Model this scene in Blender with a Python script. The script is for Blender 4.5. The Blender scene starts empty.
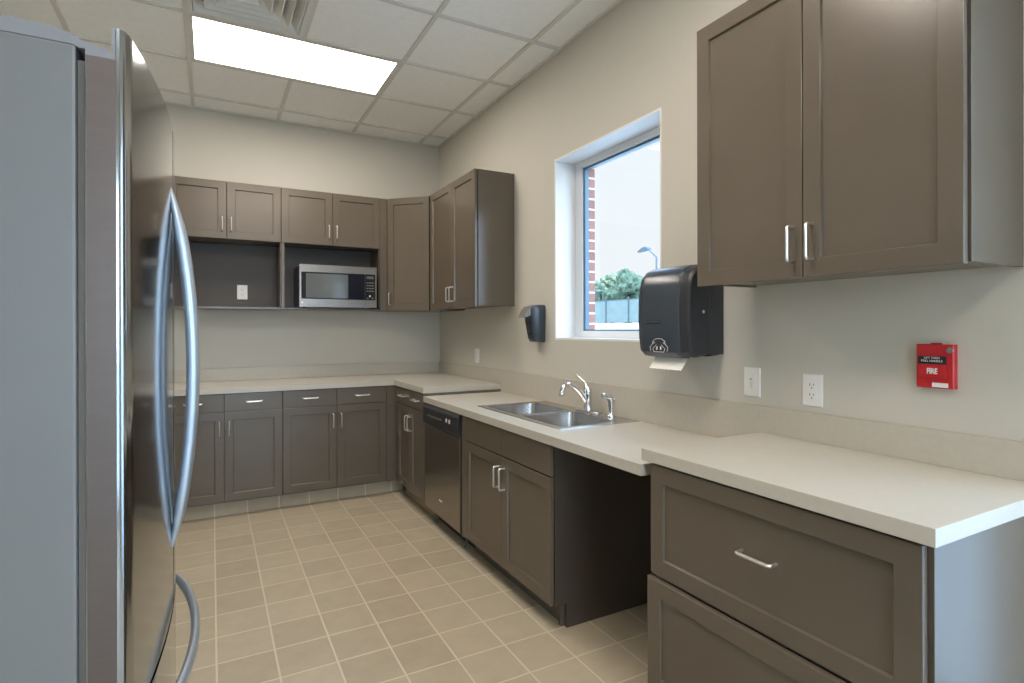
import bpy, bmesh, math, random
from mathutils import Vector, Matrix, noise
random.seed(7)
C = bpy.context.scene.collection
PI = math.pi

# ------------------------------------------------------------------ dimensions
XW, YB, H = 1.894, 4.976, 3.048          # right wall, far wall, ceiling
XL, YR = -1.10, -2.60                    # left wall, rear wall
GX, GY, G = -0.139, 4.712, 0.6096        # ceiling grid
TX, TY, T = -0.213, 2.484, 0.212         # floor tiles
ZT, ZS, CT = 0.914, 0.857, 0.039         # tall / low counter tops, slab
FX = 1.279                               # right run door faces
FY = 4.366                               # far run door faces
EX, EY = 1.272, 4.358                    # counter front edges
UD = 0.31                                # wall cabinet depth
UX, UY = XW - UD, YB - UD
UB, UT = 1.480, 2.430

# ------------------------------------------------------------------ materials
def nodes(name):
    m = bpy.data.materials.new(name); m.use_nodes = True
    nt = m.node_tree; b = nt.nodes['Principled BSDF']
    return m, nt, b
def lk(nt, a, b): nt.links.new(a, b)
def obj_noise(nt, scale, detail=3, stretch=None, rough=0.5):
    tc = nt.nodes.new('ShaderNodeNewGeometry'); mp = nt.nodes.new('ShaderNodeMapping')
    lk(nt, tc.outputs['Position'], mp.inputs['Vector'])
    if stretch: mp.inputs['Scale'].default_value = stretch
    n = nt.nodes.new('ShaderNodeTexNoise'); n.inputs['Scale'].default_value = scale
    n.inputs['Detail'].default_value = detail; n.inputs['Roughness'].default_value = rough
    lk(nt, mp.outputs[0], n.inputs['Vector'])
    return n
def ramp(nt, src, c0, c1, p0=0.3, p1=0.7):
    r = nt.nodes.new('ShaderNodeValToRGB')
    r.color_ramp.elements[0].color = (*c0, 1); r.color_ramp.elements[1].color = (*c1, 1)
    r.color_ramp.elements[0].position = p0; r.color_ramp.elements[1].position = p1
    lk(nt, src, r.inputs[0]); return r
def mat(name, col, rough=0.5, metal=0.0, var=0.06, scale=8, bump=0.0, bscale=200, stretch=None, coat=0.0, spec=0.5, rvar=0.0):
    m, nt, b = nodes(name)
    n = obj_noise(nt, scale, 3, stretch)
    r = ramp(nt, n.outputs['Fac'], [c*(1-var) for c in col], [min(1, c*(1+var)) for c in col])
    lk(nt, r.outputs[0], b.inputs['Base Color'])
    b.inputs['Roughness'].default_value = rough; b.inputs['Metallic'].default_value = metal
    b.inputs['Specular IOR Level'].default_value = spec
    b.inputs['Coat Weight'].default_value = coat; b.inputs['Coat Roughness'].default_value = 0.25
    if rvar:
        mr = nt.nodes.new('ShaderNodeMapRange'); mr.inputs['To Min'].default_value = rough-rvar; mr.inputs['To Max'].default_value = rough+rvar
        lk(nt, n.outputs['Fac'], mr.inputs['Value']); lk(nt, mr.outputs[0], b.inputs['Roughness'])
    if bump:
        n2 = obj_noise(nt, bscale, 2, stretch)
        bp = nt.nodes.new('ShaderNodeBump'); bp.inputs['Strength'].default_value = bump; bp.inputs['Distance'].default_value = 0.002
        lk(nt, n2.outputs['Fac'], bp.inputs['Height']); lk(nt, bp.outputs[0], b.inputs['Normal'])
    return m
def tile_mat():
    m, nt, b = nodes('floor_tile')
    g = nt.nodes.new('ShaderNodeNewGeometry'); s = nt.nodes.new('ShaderNodeSeparateXYZ')
    lk(nt, g.outputs['Position'], s.inputs[0])
    def mth(op, a, b_=None, c=None):
        n = nt.nodes.new('ShaderNodeMath'); n.operation = op
        for i, v in enumerate((a, b_, c)):
            if v is None: continue
            if isinstance(v, (int, float)): n.inputs[i].default_value = v
            else: lk(nt, v, n.inputs[i])
        return n.outputs[0]
    def axis(out, off):
        u = mth('DIVIDE', mth('SUBTRACT', out, off), T)
        fl = mth('FLOOR', u); fr = mth('SUBTRACT', u, fl)
        d = mth('MINIMUM', fr, mth('SUBTRACT', 1.0, fr))
        return fl, d
    fx, dx = axis(s.outputs[0], TX); fy, dy = axis(s.outputs[1], TY)
    dm = mth('MINIMUM', dx, dy)
    mr = nt.nodes.new('ShaderNodeMapRange'); mr.interpolation_type = 'SMOOTHSTEP'
    mr.inputs['From Min'].default_value = 0.011; mr.inputs['From Max'].default_value = 0.026
    lk(nt, dm, mr.inputs['Value'])
    cb = nt.nodes.new('ShaderNodeCombineXYZ'); lk(nt, fx, cb.inputs[0]); lk(nt, fy, cb.inputs[1])
    wn = nt.nodes.new('ShaderNodeTexWhiteNoise'); lk(nt, cb.outputs[0], wn.inputs['Vector'])
    n1 = obj_noise(nt, 9, 5, rough=0.65)
    mix = mth('ADD', mth('MULTIPLY', wn.outputs['Value'], 0.35), mth('MULTIPLY', n1.outputs['Fac'], 0.65))
    r = ramp(nt, mix, (0.375, 0.315, 0.222), (0.475, 0.405, 0.292), 0.25, 0.75)
    gr = nt.nodes.new('ShaderNodeMix'); gr.data_type = 'RGBA'
    gr.inputs[6].default_value = (0.60, 0.52, 0.39, 1)
    lk(nt, mr.outputs[0], gr.inputs[0]); lk(nt, r.outputs[0], gr.inputs[7])
    lk(nt, gr.outputs[2], b.inputs['Base Color'])
    b.inputs['Roughness'].default_value = 0.45
    bp = nt.nodes.new('ShaderNodeBump'); bp.inputs['Strength'].default_value = 0.35; bp.inputs['Distance'].default_value = 0.003
    n3 = obj_noise(nt, 40, 3)
    hh = mth('ADD', mr.outputs[0], mth('MULTIPLY', n3.outputs['Fac'], 0.15))
    lk(nt, hh, bp.inputs['Height']); lk(nt, bp.outputs[0], b.inputs['Normal'])
    return m
def brick_mat():
    m, nt, b = nodes('red_brick')
    g = nt.nodes.new('ShaderNodeNewGeometry'); s = nt.nodes.new('ShaderNodeSeparateXYZ'); cb = nt.nodes.new('ShaderNodeCombineXYZ')
    lk(nt, g.outputs['Position'], s.inputs[0])
    ad = nt.nodes.new('ShaderNodeMath'); ad.operation = 'ADD'; lk(nt, s.outputs[0], ad.inputs[0]); lk(nt, s.outputs[1], ad.inputs[1])
    lk(nt, ad.outputs[0], cb.inputs[0]); lk(nt, s.outputs[2], cb.inputs[1])
    br = nt.nodes.new('ShaderNodeTexBrick'); br.inputs['Scale'].default_value = 1
    br.inputs['Brick Width'].default_value = 0.203; br.inputs['Row Height'].default_value = 0.0677; br.inputs['Mortar Size'].default_value = 0.006
    br.inputs['Color1'].default_value = (0.33, 0.15, 0.11, 1); br.inputs['Color2'].default_value = (0.24, 0.11, 0.09, 1); br.inputs['Mortar'].default_value = (0.62, 0.58, 0.55, 1)
    lk(nt, cb.outputs[0], br.inputs['Vector']); lk(nt, br.outputs['Color'], b.inputs['Base Color']); b.inputs['Roughness'].default_value = 0.9
    return m
def emis(name, col, st):
    m, nt, b = nodes(name)
    n = obj_noise(nt, 3, 2)
    r = ramp(nt, n.outputs['Fac'], [c*0.985 for c in col], col)
    lk(nt, r.outputs[0], b.inputs['Emission Color']); b.inputs['Emission Strength'].default_value = st
    b.inputs['Base Color'].default_value = (0.8, 0.8, 0.8, 1)
    return m
def glass_mat():
    m = bpy.data.materials.new('window_glass'); m.use_nodes = True; nt = m.node_tree; nt.nodes.clear()
    o = nt.nodes.new('ShaderNodeOutputMaterial'); mx = nt.nodes.new('ShaderNodeMixShader')
    t = nt.nodes.new('ShaderNodeBsdfTransparent'); t.inputs[0].default_value = (0.93, 0.96, 0.96, 1)
    gl = nt.nodes.new('ShaderNodeBsdfGlossy'); gl.inputs['Roughness'].default_value = 0.02
    lw = nt.nodes.new('ShaderNodeLayerWeight'); pw = nt.nodes.new('ShaderNodeMath'); pw.operation = 'POWER'; pw.inputs[1].default_value = 5
    ma = nt.nodes.new('ShaderNodeMath'); ma.operation = 'MULTIPLY_ADD'; ma.inputs[1].default_value = 0.95; ma.inputs[2].default_value = 0.02
    lk(nt, lw.outputs['Facing'], pw.inputs[0]); lk(nt, pw.outputs[0], ma.inputs[0]); lk(nt, ma.outputs[0], mx.inputs[0]); lk(nt, t.outputs[0], mx.inputs[1]); lk(nt, gl.outputs[0], mx.inputs[2]); lk(nt, mx.outputs[0], o.inputs[0])
    return m

M = {}
M['wall'] = mat('painted_wall', (0.57, 0.545, 0.475), 0.6, var=0.012, scale=1.5, bump=0.12, bscale=350)
M['ceil'] = mat('ceiling_tile', (0.92, 0.93, 0.90), 0.9, var=0.02, scale=30, bump=0.25, bscale=160)
M['tbar'] = mat('ceiling_grid_paint', (0.70, 0.69, 0.64), 0.5, var=0.01)
M['floor'] = tile_mat()
M['cab'] = mat('taupe_cabinet_paint', (0.116, 0.094, 0.070), 0.22, var=0.03, scale=5, bump=0.10, bscale=45, spec=0.55, rvar=0.03)
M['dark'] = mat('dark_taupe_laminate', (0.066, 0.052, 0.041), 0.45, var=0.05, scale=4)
M['toe'] = mat('toe_kick_paint', (0.10, 0.088, 0.074), 0.5)
M['counter'] = mat('greige_laminate', (0.51, 0.478, 0.412), 0.30, var=0.025, scale=60, spec=0.5)
M['splash'] = mat('greige_laminate_splash', (0.49, 0.455, 0.38), 0.38, var=0.03, scale=60)
M['nickel'] = mat('brushed_nickel', (0.86, 0.84, 0.81), 0.36, metal=1, var=0.02)
M['chrome'] = mat('polished_chrome', (0.82, 0.83, 0.85), 0.08, metal=1, var=0.01)
M['steel'] = mat('brushed_steel', (0.33, 0.30, 0.27), 0.24, metal=1, var=0.04, scale=30, stretch=(1, 1, 12), bump=0.03, bscale=120)
M['fridge'] = mat('fridge_steel', (0.40, 0.425, 0.455), 0.12, metal=1, var=0.03, scale=14, stretch=(1, 1, 0.15), rvar=0.02)
M['fridge_edge'] = mat('fridge_edge_steel', (0.165, 0.135, 0.122), 0.40, metal=0.8, var=0.03, scale=20, stretch=(1, 1, 6))
M['fridge_side'] = mat('fridge_grey_paint', (0.205, 0.208, 0.208), 0.42, var=0.015, bump=0.05, bscale=260, metal=0.15)
M['fridge_cap'] = mat('fridge_grey_plastic', (0.27, 0.27, 0.28), 0.35, var=0.02)
M['handle'] = mat('handle_satin_steel', (0.52, 0.58, 0.64), 0.36, metal=0.8, var=0.02)
M['gasket'] = mat('grey_gasket', (0.17, 0.16, 0.14), 0.6)
M['sink'] = mat('sink_steel', (0.62, 0.61, 0.60), 0.27, metal=1, var=0.02, scale=12)
M['black'] = mat('black_plastic', (0.018, 0.020, 0.026), 0.28, var=0.05)
M['blackglass'] = mat('black_glass', (0.012, 0.014, 0.022), 0.06, var=0.05)
M['oven_glass'] = mat('grey_screened_glass', (0.10, 0.115, 0.12), 0.07, var=0.03, spec=1.0)
M['disp'] = mat('smoky_black_plastic', (0.030, 0.044, 0.062), 0.30, var=0.05, coat=0.4)
M['disp2'] = mat('black_side_plastic', (0.026, 0.028, 0.033), 0.38, var=0.05)
M['white'] = mat('white_plastic', (0.80, 0.79, 0.76), 0.4, var=0.01)
M['vinyl'] = mat('white_window_frame', (0.80, 0.82, 0.83), 0.35, var=0.01)
M['reveal'] = mat('white_reveal_paint', (0.78, 0.79, 0.79), 0.5, var=0.01)
M['slot'] = mat('dark_slot', (0.03, 0.028, 0.025), 0.6)
M['paper'] = mat('paper_towel_white', (0.82, 0.80, 0.74), 0.9, var=0.02)
M['red'] = mat('red_enamel', (0.52, 0.018, 0.022), 0.35, var=0.04)
M['redd'] = mat('dark_red_enamel', (0.36, 0.012, 0.018), 0.4, var=0.04)
M['light'] = emis('light_diffuser', (1.0, 0.90, 0.80), 13.0)
M['vent'] = mat('vent_white_metal', (0.74, 0.74, 0.70), 0.5, var=0.01)
M['duct'] = mat('vent_duct_dark', (0.20, 0.155, 0.12), 0.8)
M['brick'] = brick_mat()
M['glass'] = glass_mat()
M['alu'] = mat('blue_grey_gasket', (0.10, 0.19, 0.27), 0.35, var=0.03)
M['asphalt'] = mat('pale_pavement', (0.46, 0.48, 0.48), 0.9, var=0.08, scale=0.4)
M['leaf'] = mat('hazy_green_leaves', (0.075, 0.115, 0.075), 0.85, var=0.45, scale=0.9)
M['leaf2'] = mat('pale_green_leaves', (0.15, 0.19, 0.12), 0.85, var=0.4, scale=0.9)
M['bark'] = mat('tree_bark', (0.16, 0.13, 0.10), 0.9, var=0.2)
M['fence'] = mat('pale_teal_fence_mesh', (0.13, 0.18, 0.18), 0.8, var=0.08, scale=1.5)
M['pole'] = mat('grey_pole_metal', (0.06, 0.085, 0.11), 0.5, var=0.03)
M['outwall'] = mat('rear_wall_paint', (0.57, 0.545, 0.475), 0.6, var=0.012, scale=1.5)

# ------------------------------------------------------------------ builders
def link(name, bm, m, parent=None, smooth=False, mats=None):
    bmesh.ops.recalc_face_normals(bm, faces=bm.faces[:])
    me = bpy.data.meshes.new(name); bm.to_mesh(me); bm.free()
    for mm in (mats or [m]): me.materials.append(mm)
    if smooth:
        for p in me.polygons: p.use_smooth = True
        me.set_sharp_from_angle(angle=math.radians(35))
    o = bpy.data.objects.new(name, me); C.objects.link(o)
    if parent: o.parent = parent
    return o
def thing(name, label, cat, loc=(0, 0, 0), rz=0.0, group=None):
    o = bpy.data.objects.new(name, None); C.objects.link(o); o.empty_display_size = 0.1
    o.location = loc; o.rotation_euler = (0, 0, rz); o['label'] = label; o['category'] = cat
    if group: o['group'] = group
    return o
def tag(o, label, cat, group=None):
    o['label'] = label; o['category'] = cat
    if group: o['group'] = group
    return o
def struct(name, bm, m, parent=None, smooth=False):
    o = link(name, bm, m, parent, smooth)
    if not parent: o['kind'] = 'structure'
    return o
def box(bm, x0, x1, y0, y1, z0, z1, bev=0.0, mi=0, mt=None):
    vs = [bm.verts.new((x, y, z)) for x in (x0, x1) for y in (y0, y1) for z in (z0, z1)]
    q = [(0, 1, 3, 2), (4, 6, 7, 5), (0, 4, 5, 1), (2, 3, 7, 6), (0, 2, 6, 4), (1, 5, 7, 3)]
    fs = [bm.faces.new([vs[i] for i in f]) for f in q]
    for f in fs: f.material_index = mi
    if mt is not None: bmesh.ops.transform(bm, matrix=mt, verts=vs)
    if bev:
        es = list({e for f in fs for e in f.edges})
        bmesh.ops.bevel(bm, geom=es, offset=bev, segments=2, affect='EDGES', profile=0.6)
    return bm
def B(*a, **k):
    bm = bmesh.new(); box(bm, *a, **k); return bm
def boxes(lst, bev=0.0):
    bm = bmesh.new()
    for b in lst: box(bm, *b, bev=bev)
    return bm
def panel(bm, x0, x1, z0, z1, loops, capfront=True):
    """front panel facing -Y. loops: (inset, y)."""
    rings = []
    for ins, y in loops:
        rings.append([bm.verts.new(p) for p in ((x0+ins, y, z0+ins), (x1-ins, y, z0+ins), (x1-ins, y, z1-ins), (x0+ins, y, z1-ins))])
    for a, b in zip(rings, rings[1:]):
        for i in range(4): bm.faces.new((a[i], a[(i+1) % 4], b[(i+1) % 4], b[i]))
    bm.faces.new(rings[0]); bm.faces.new(rings[-1])
    return bm
def shaker(x0, x1, z0, z1, rail=0.055, y=0.0, th=0.019):
    return panel(bmesh.new(), x0, x1, z0, z1, [(0, y+th), (0, y+0.0015), (0.0015, y), (rail, y), (rail+0.001, y+0.001), (rail+0.0035, y+0.009)])
def slab(x0, x1, z0, z1, y=0.0, th=0.019, b=0.0015):
    return panel(bmesh.new(), x0, x1, z0, z1, [(0, y+th), (0, y+b), (b, y)])
def tube(bm, pts, rad, seg=12, ry=None, closed_caps=True, up=None):
    """pts path, rad float or list; ry second radius (float or list)."""
    pts = [Vector(p) for p in pts]; n = len(pts); rings = []
    rad = rad if isinstance(rad, (list, tuple)) else [rad]*n
    ryy = rad if ry is None else (ry if isinstance(ry, (list, tuple)) else [ry]*n)
    prev = None
    for i, p in enumerate(pts):
        d = (pts[min(i+1, n-1)] - pts[max(i-1, 0)]).normalized()
        if prev is None:
            u = Vector(up) if up else (Vector((0, 0, 1)) if abs(d.z) < 0.9 else Vector((0, 1, 0)))
        else: u = prev
        a = (u - d*u.dot(d)).normalized(); b = d.cross(a); prev = a
        rings.append([bm.verts.new(p + a*math.cos(t)*rad[i] + b*math.sin(t)*ryy[i]) for t in [2*PI*k/seg for k in range(seg)]])
    for r, s in zip(rings, rings[1:]):
        for k in range(seg): bm.faces.new((r[k], r[(k+1) % seg], s[(k+1) % seg], s[k]))
    if closed_caps: bm.faces.new(rings[0]); bm.faces.new(rings[-1])
    return bm
def lathe(bm, prof, c, seg=24, axis='z'):
    rings = []
    for r, h in prof:
        ring = []
        for k in range(seg):
            t = 2*PI*k/seg; a, b = r*math.cos(t), r*math.sin(t)
            v = {'z': (a, b, h), 'x': (h, a, b), 'y': (a, h, b)}[axis]
            ring.append(bm.verts.new(Vector(c)+Vector(v)))
        rings.append(ring)
    for r, s in zip(rings, rings[1:]):
        for k in range(seg): bm.faces.new((r[k], r[(k+1) % seg], s[(k+1) % seg], s[k]))
    bm.faces.new(rings[0]); bm.faces.new(rings[-1])
    return bm
def prism(bm, poly, lo, hi, axis='z', bev=0.0):
    """poly of 2D points extruded on the axis. axis z: (x,y); y: (x,z); x: (y,z)"""
    def P(a, b, h): return {'z': (a, b, h), 'y': (a, h, b), 'x': (h, a, b)}[axis]
    r0 = [bm.verts.new(P(a, b, lo)) for a, b in poly]; r1 = [bm.verts.new(P(a, b, hi)) for a, b in poly]
    n = len(poly); fs = [bm.faces.new(r0), bm.faces.new(r1)]
    for i in range(n): fs.append(bm.faces.new((r0[i], r0[(i+1) % n], r1[(i+1) % n], r1[i])))
    if bev:
        es = set(fs[0].edges) | set(fs[1].edges)
        bmesh.ops.bevel(bm, geom=list(es), offset=bev, segments=3, affect='EDGES', profile=0.5)
    return bm
def roundpath(pts, r, n=5):
    out = []; pts = [Vector(p) for p in pts]
    for i, p in enumerate(pts):
        if i in (0, len(pts)-1): out.append(p); continue
        a = (pts[i-1]-p); b = (pts[i+1]-p); rr = min(r, a.length*0.49, b.length*0.49)
        a = p+a.normalized()*rr; b = p+b.normalized()*rr
        for k in range(n+1):
            t = k/n; out.append((1-t)**2*a + 2*t*(1-t)*p + t*t*b)
    return out
def loft(bm, rings, cap=True):
    R = [[bm.verts.new(p) for p in r] for r in rings]; n = len(R[0])
    for r, s in zip(R, R[1:]):
        for k in range(n): bm.faces.new((r[k], r[(k+1) % n], s[(k+1) % n], s[k]))
    if cap: bm.faces.new(R[0]); bm.faces.new(R[-1])
    return bm
def rrect(x0, x1, y0, y1, r, n=4):
    pts = []
    for cx, cy, a0 in ((x1-r, y1-r, 0), (x0+r, y1-r, PI/2), (x0+r, y0+r, PI), (x1-r, y0+r, 1.5*PI)):
        for k in range(n+1):
            t = a0+PI/2*k/n; pts.append((cx+r*math.cos(t), cy+r*math.sin(t)))
    return pts
def text_mesh(name, s, size, m, parent, mtx, ext=0.0004, align='CENTER', bold=0.0):
    cu = bpy.data.curves.new(name, 'FONT'); cu.body = s; cu.size = size; cu.extrude = ext; cu.align_x = align; cu.align_y = 'CENTER'; cu.offset = bold
    cu.resolution_u = 3
    o = bpy.data.objects.new(name, cu); C.objects.link(o)
    dg = bpy.context.evaluated_depsgraph_get(); me = bpy.data.meshes.new_from_object(o.evaluated_get(dg))
    bpy.data.objects.remove(o); me.transform(mtx); me.materials.clear(); me.materials.append(m)
    r = bpy.data.objects.new(name, me); C.objects.link(r); r.parent = parent
    return r

# ------------------------------------------------------------------ cabinet hardware (local frame: front faces -Y)
PL, PR, PP = 0.106, 0.0048, 0.031
def pull(name, parent, x, z, vertical=True, y=0.0):
    d = (0, 0, PL/2) if vertical else (PL/2, 0, 0); d = Vector(d); c = Vector((x, y, z))
    out = Vector((0, -PP, 0))
    pts = roundpath([c-d, c-d+out, c+d+out, c+d], 0.010)
    bm = tube(bmesh.new(), pts, PR, 10)
    return link(name, bm, M['nickel'], parent, smooth=True)
def door(t, x0, x1, z0, z1, hx=None, hz=None, rail=0.055, y=0.0, m='cab'):
    d = link('door', shaker(x0, x1, z0, z1, rail, y), M[m], t)
    if hx is not None: pull('handle', d, hx, hz, True, y)
    return d
def drawer(t, x0, x1, z0, z1, hx=None, hz=None, sh=False, y=0.0):
    bm = shaker(x0, x1, z0, z1, 0.056, y) if sh else slab(x0, x1, z0, z1, y)
    d = link('drawer', bm, M['cab'], t)
    if hx is not None: pull('handle', d, hx, hz, False, y)
    return d
def carcass(t, w, dep, z0, z1, y0=0.021, m='cab', toe=True, tilekick=False, top=True, x0=0.0, toey=0.085):
    p = 0.018
    b = [(x0, x0+p, y0, dep, z0, z1), (x0+w-p, x0+w, y0, dep, z0, z1), (x0+p, x0+w-p, y0, dep, z0, z0+p),
         (x0+p, x0+w-p, dep-p, dep, z0+p, z1), (x0+p, x0+w-p, y0, y0+p, z0+p, z1)]
    if top: b.append((x0+p, x0+w-p, y0+p, dep-p, z1-p, z1))
    link('body', boxes(b, 0.001), M[m], t)
    if toe:
        link('toe_kick', B(x0, x0+w, toey, toey+0.016, 0, z0, bev=0.0), M['floor'] if tilekick else M['toe'], t)
RZ = -PI/2        # rotates a local frame so its front faces -X (local x runs to world -y)

# ================================================================== SETTING
WY0, WY1, WZ0, WZ1 = 2.013, 2.962, 1.253, 2.389
DY0, DY1, DZ0, DZ1 = -1.10, 0.49, 0.10, 2.379          # second glazed opening nearer than the cabinets
WT = 0.30
struct('floor', B(XL-0.15, XW+0.02, YR-0.15, YB+0.15, -0.12, 0), M['floor'])
struct('ceiling', B(XL-0.15, XW+WT, YR-0.15, YB+0.15, H+0.008, H+0.12), M['ceil'])
def slotted_wall(x0, x1, z0, z1, ya, yb, holes):
    bs = []; y = ya
    for (h0, h1, v0, v1) in sorted(holes):
        bs.append((x0, x1, y, h0, z0, z1)); bs.append((x0, x1, h0, h1, z0, v0)); bs.append((x0, x1, h0, h1, v1, z1)); y = h1
    bs.append((x0, x1, y, yb, z0, z1)); return bs
holes = [(WY0, WY1, WZ0, WZ1), (DY0, DY1, DZ0, DZ1)]
struct('wall_right', boxes(slotted_wall(XW, XW+0.205, 0, H+0.0079, YR, YB, holes)), M['wall'])
struct('wall_outside', boxes(slotted_wall(XW+0.21, XW+WT, -0.3, H+0.6, YR-0.4, YB+0.4, [(WY0+0.0, WY1-0.02, WZ0, WZ1-0.02), (DY0, DY1, DZ0, DZ1)])), M['brick'])
struct('wall_back', B(XL-0.15, XW+0.205, YB, YB+0.15, 0, H+0.0079), M['wall'])
struct('wall_left', B(XL-0.15, XL, YR, YB, 0, H+0.0079), M['wall'])
# rear wall with an unseen glazed opening, added to bring in blue daylight
RX0, RX1 = -0.30, 1.32
struct('wall_rear', boxes([(XL-0.15, RX0, YR-0.15, YR, 0, H+0.0079), (RX1, XW+0.205, YR-0.15, YR, 0, H+0.0079), (RX0, RX1, YR-0.15, YR, 2.38, H+0.0079), (RX0, RX1, YR-0.15, YR, 0, 0.1)]), M['outwall'])

# suspended ceiling grid, skipping lamps and vent
lamp_rows = [1, 5, 9]
bm = bmesh.new(); zb0, zb1, hw = H-0.002, H+0.0079, 0.012
nx0 = -1; nx1 = 3; ny = 12
def blocked_v(i, j):   # bar on grid line x=i between rows j..j+1
    return i == 1 and j in lamp_rows
for i in range(nx0, nx1+1):
    for j in range(-1, ny+1):
        y1 = GY-j*G; y0 = y1-G; y1 = min(y1, YB-0.0305); y0 = max(y0, YR+0.0305)
        if y1 <= y0 or blocked_v(i, j): continue
        x = GX+i*G
        if x-hw < XL: continue
        box(bm, x-hw, x+hw, y0+hw, y1-hw, zb0, zb1)
for j in range(0, ny):
    y = GY-j*G
    if y < YR+0.05: continue
    box(bm, XL+0.02, XW-0.02, y-hw, y+hw, zb0-0.0004, zb1)
struct('trim_1', bm, M['tbar'])
struct('trim_2', boxes([(XL, XL+0.02, YR, YB, zb0, zb1), (XW-0.02, XW, YR, YB, zb0, zb1), (XL+0.02, XW-0.02, YB-0.02, YB, zb0, zb1), (XL+0.02, XW-0.02, YR, YR+0.02, zb0, zb1)]), M['tbar'])

# windows
def window(n, y0, y1, z0, z1, liner=True):
    fx = XW+0.150
    a0, b0, sd = y0+0.012, y1-0.012, 0.072
    w = struct('window_%d' % n, boxes([(fx, fx+0.05, a0, a0+sd, z0+0.012, z1-0.012), (fx, fx+0.05, b0-sd, b0, z0+0.012, z1-0.012),
        (fx, fx+0.05, a0+sd, b0-sd, z0+0.012, z0+0.055), (fx, fx+0.05, a0+sd, b0-sd, z1-0.052, z1-0.012)], 0.002), M['vinyl'])
    a1, b1, c1, d1 = a0+sd, b0-sd, z0+0.055, z1-0.052
    link('gasket', boxes([(fx+0.012, fx+0.04, a1, a1+0.020, c1, d1), (fx+0.012, fx+0.04, b1-0.020, b1, c1, d1),
        (fx+0.012, fx+0.04, a1+0.02, b1-0.02, c1, c1+0.010), (fx+0.012, fx+0.04, a1+0.02, b1-0.02, d1-0.014, d1)]), M['alu'], w)
    link('pane', B(fx+0.022, fx+0.028, a1+0.004, b1-0.004, c1+0.002, d1-0.002), M['glass'], w)
    t = 0.012
    link('reveal', boxes([(XW+0.0005, XW+0.204, y0, y0+t, z0, z1), (XW+0.0005, XW+0.204, y1-t, y1, z0, z1),
        (XW+0.0005, XW+0.204, y0+t, y1-t, z0, z0+t), (XW+0.0005, XW+0.204, y0+t, y1-t, z1-t, z1)]), M['reveal'], w)
    return w
window(1, WY0, WY1, WZ0, WZ1)
window(2, DY0, DY1, DZ0, DZ1)
w3 = struct('window_3', boxes([(RX0, RX0+0.05, YR-0.10, YR-0.05, 0.1, 2.38), (RX1-0.05, RX1, YR-0.10, YR-0.05, 0.1, 2.38), (0.485, 0.535, YR-0.10, YR-0.05, 0.15, 2.33), (RX0+0.05, RX1-0.05, YR-0.10, YR-0.05, 0.1, 0.15), (RX0+0.05, RX1-0.05, YR-0.10, YR-0.05, 2.33, 2.38)]), M['vinyl'])  # unseen glazing behind the camera, added as a daylight source
link('pane', B(RX0+0.05, 0.484, YR-0.078, YR-0.072, 0.151, 2.329), M['glass'], w3); link('pane', B(0.536, RX1-0.05, YR-0.078, YR-0.072, 0.151, 2.329), M['glass'], w3)

# ================================================================== CEILING LAMPS AND VENT
lamp_labels = {1: 'lit recessed ceiling light panel behind the square air vent, above the far cabinets'}
for j in lamp_rows:
    x0, x1 = GX, GX+2*G; y1 = GY-j*G; y0 = y1-G
    t = thing('ceiling_light', lamp_labels.get(j, 'lit recessed ceiling light panel %s' % ('above the refrigerator doors' if j == 5 else 'nearest the rear wall, behind the camera')), 'light', ((x0+x1)/2, (y0+y1)/2, H), group='recessed ceiling lights')
    a, b = G-hw, G/2-hw
    link('frame', boxes([(-a, a, -b, -b+0.022, -0.001, 0.0075), (-a, a, b-0.022, b, -0.001, 0.0075), (-a, -a+0.022, -b+0.022, b-0.022, -0.001, 0.0075), (a-0.022, a, -b+0.022, b-0.022, -0.001, 0.0075)]), M['tbar'], t)
    link('diffuser', B(-a+0.022, a-0.022, -b+0.022, b-0.022, 0.002, 0.007), M['light'], t)
vx, vy = GX+G/2, GY-2.5*G
t = thing('ceiling_vent', 'square white louvred ceiling air vent in front of the lit light panel', 'vent', (vx, vy, H))
a = G/2-hw
fr = 0.022
link('frame', boxes([(-a, a, -a, -a+fr, -0.004, 0.012), (-a, a, a-fr, a, -0.004, 0.012), (-a, -a+fr, -a+fr, a-fr, -0.004, 0.012), (a-fr, a, -a+fr, a-fr, -0.004, 0.012)], 0.001), M['vent'], t)
for k in range(5):
    o = a-fr-0.004-k*0.052; i = o-0.040; bm = bmesh.new()
    zo, zi = -0.004, 0.040; th = 0.003
    def sq(r, z): return [(r, r, z), (-r, r, z), (-r, -r, z), (r, -r, z)]
    loft(bm, [sq(o, zo), sq(i, zi), sq(i-th, zi), sq(o-th*2, zo), sq(o, zo)], cap=False)
    bmesh.ops.remove_doubles(bm, verts=bm.verts[:], dist=1e-6)
    link('louver', bm, M['vent'], t)
link('duct', boxes([(-a+fr, a-fr, -a+fr, a-fr, 0.05, 0.055)]), M['duct'], t)

# ceiling tiles sit between the bars; openings over vent so the duct shows
ceil = bpy.data.objects['ceiling']
bm = bmesh.new()
va, vb = (vx-a-0.01, vx+a+0.01), (vy-a-0.01, vy+a+0.01)
for b in [(XL-0.15, va[0], YR-0.15, YB+0.15), (va[1], XW+WT, YR-0.15, YB+0.15), (va[0], va[1], YR-0.15, vb[0]), (va[0], va[1], vb[1], YB+0.15)]:
    box(bm, b[0], b[1], b[2], b[3], H+0.008, H+0.12)
box(bm, va[0]-0.02, va[1]+0.02, vb[0]-0.02, vb[1]+0.02, H+0.12, H+0.14)
bmesh.ops.recalc_face_normals(bm, faces=bm.faces[:]); bm.to_mesh(ceil.data); bm.free()

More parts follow.
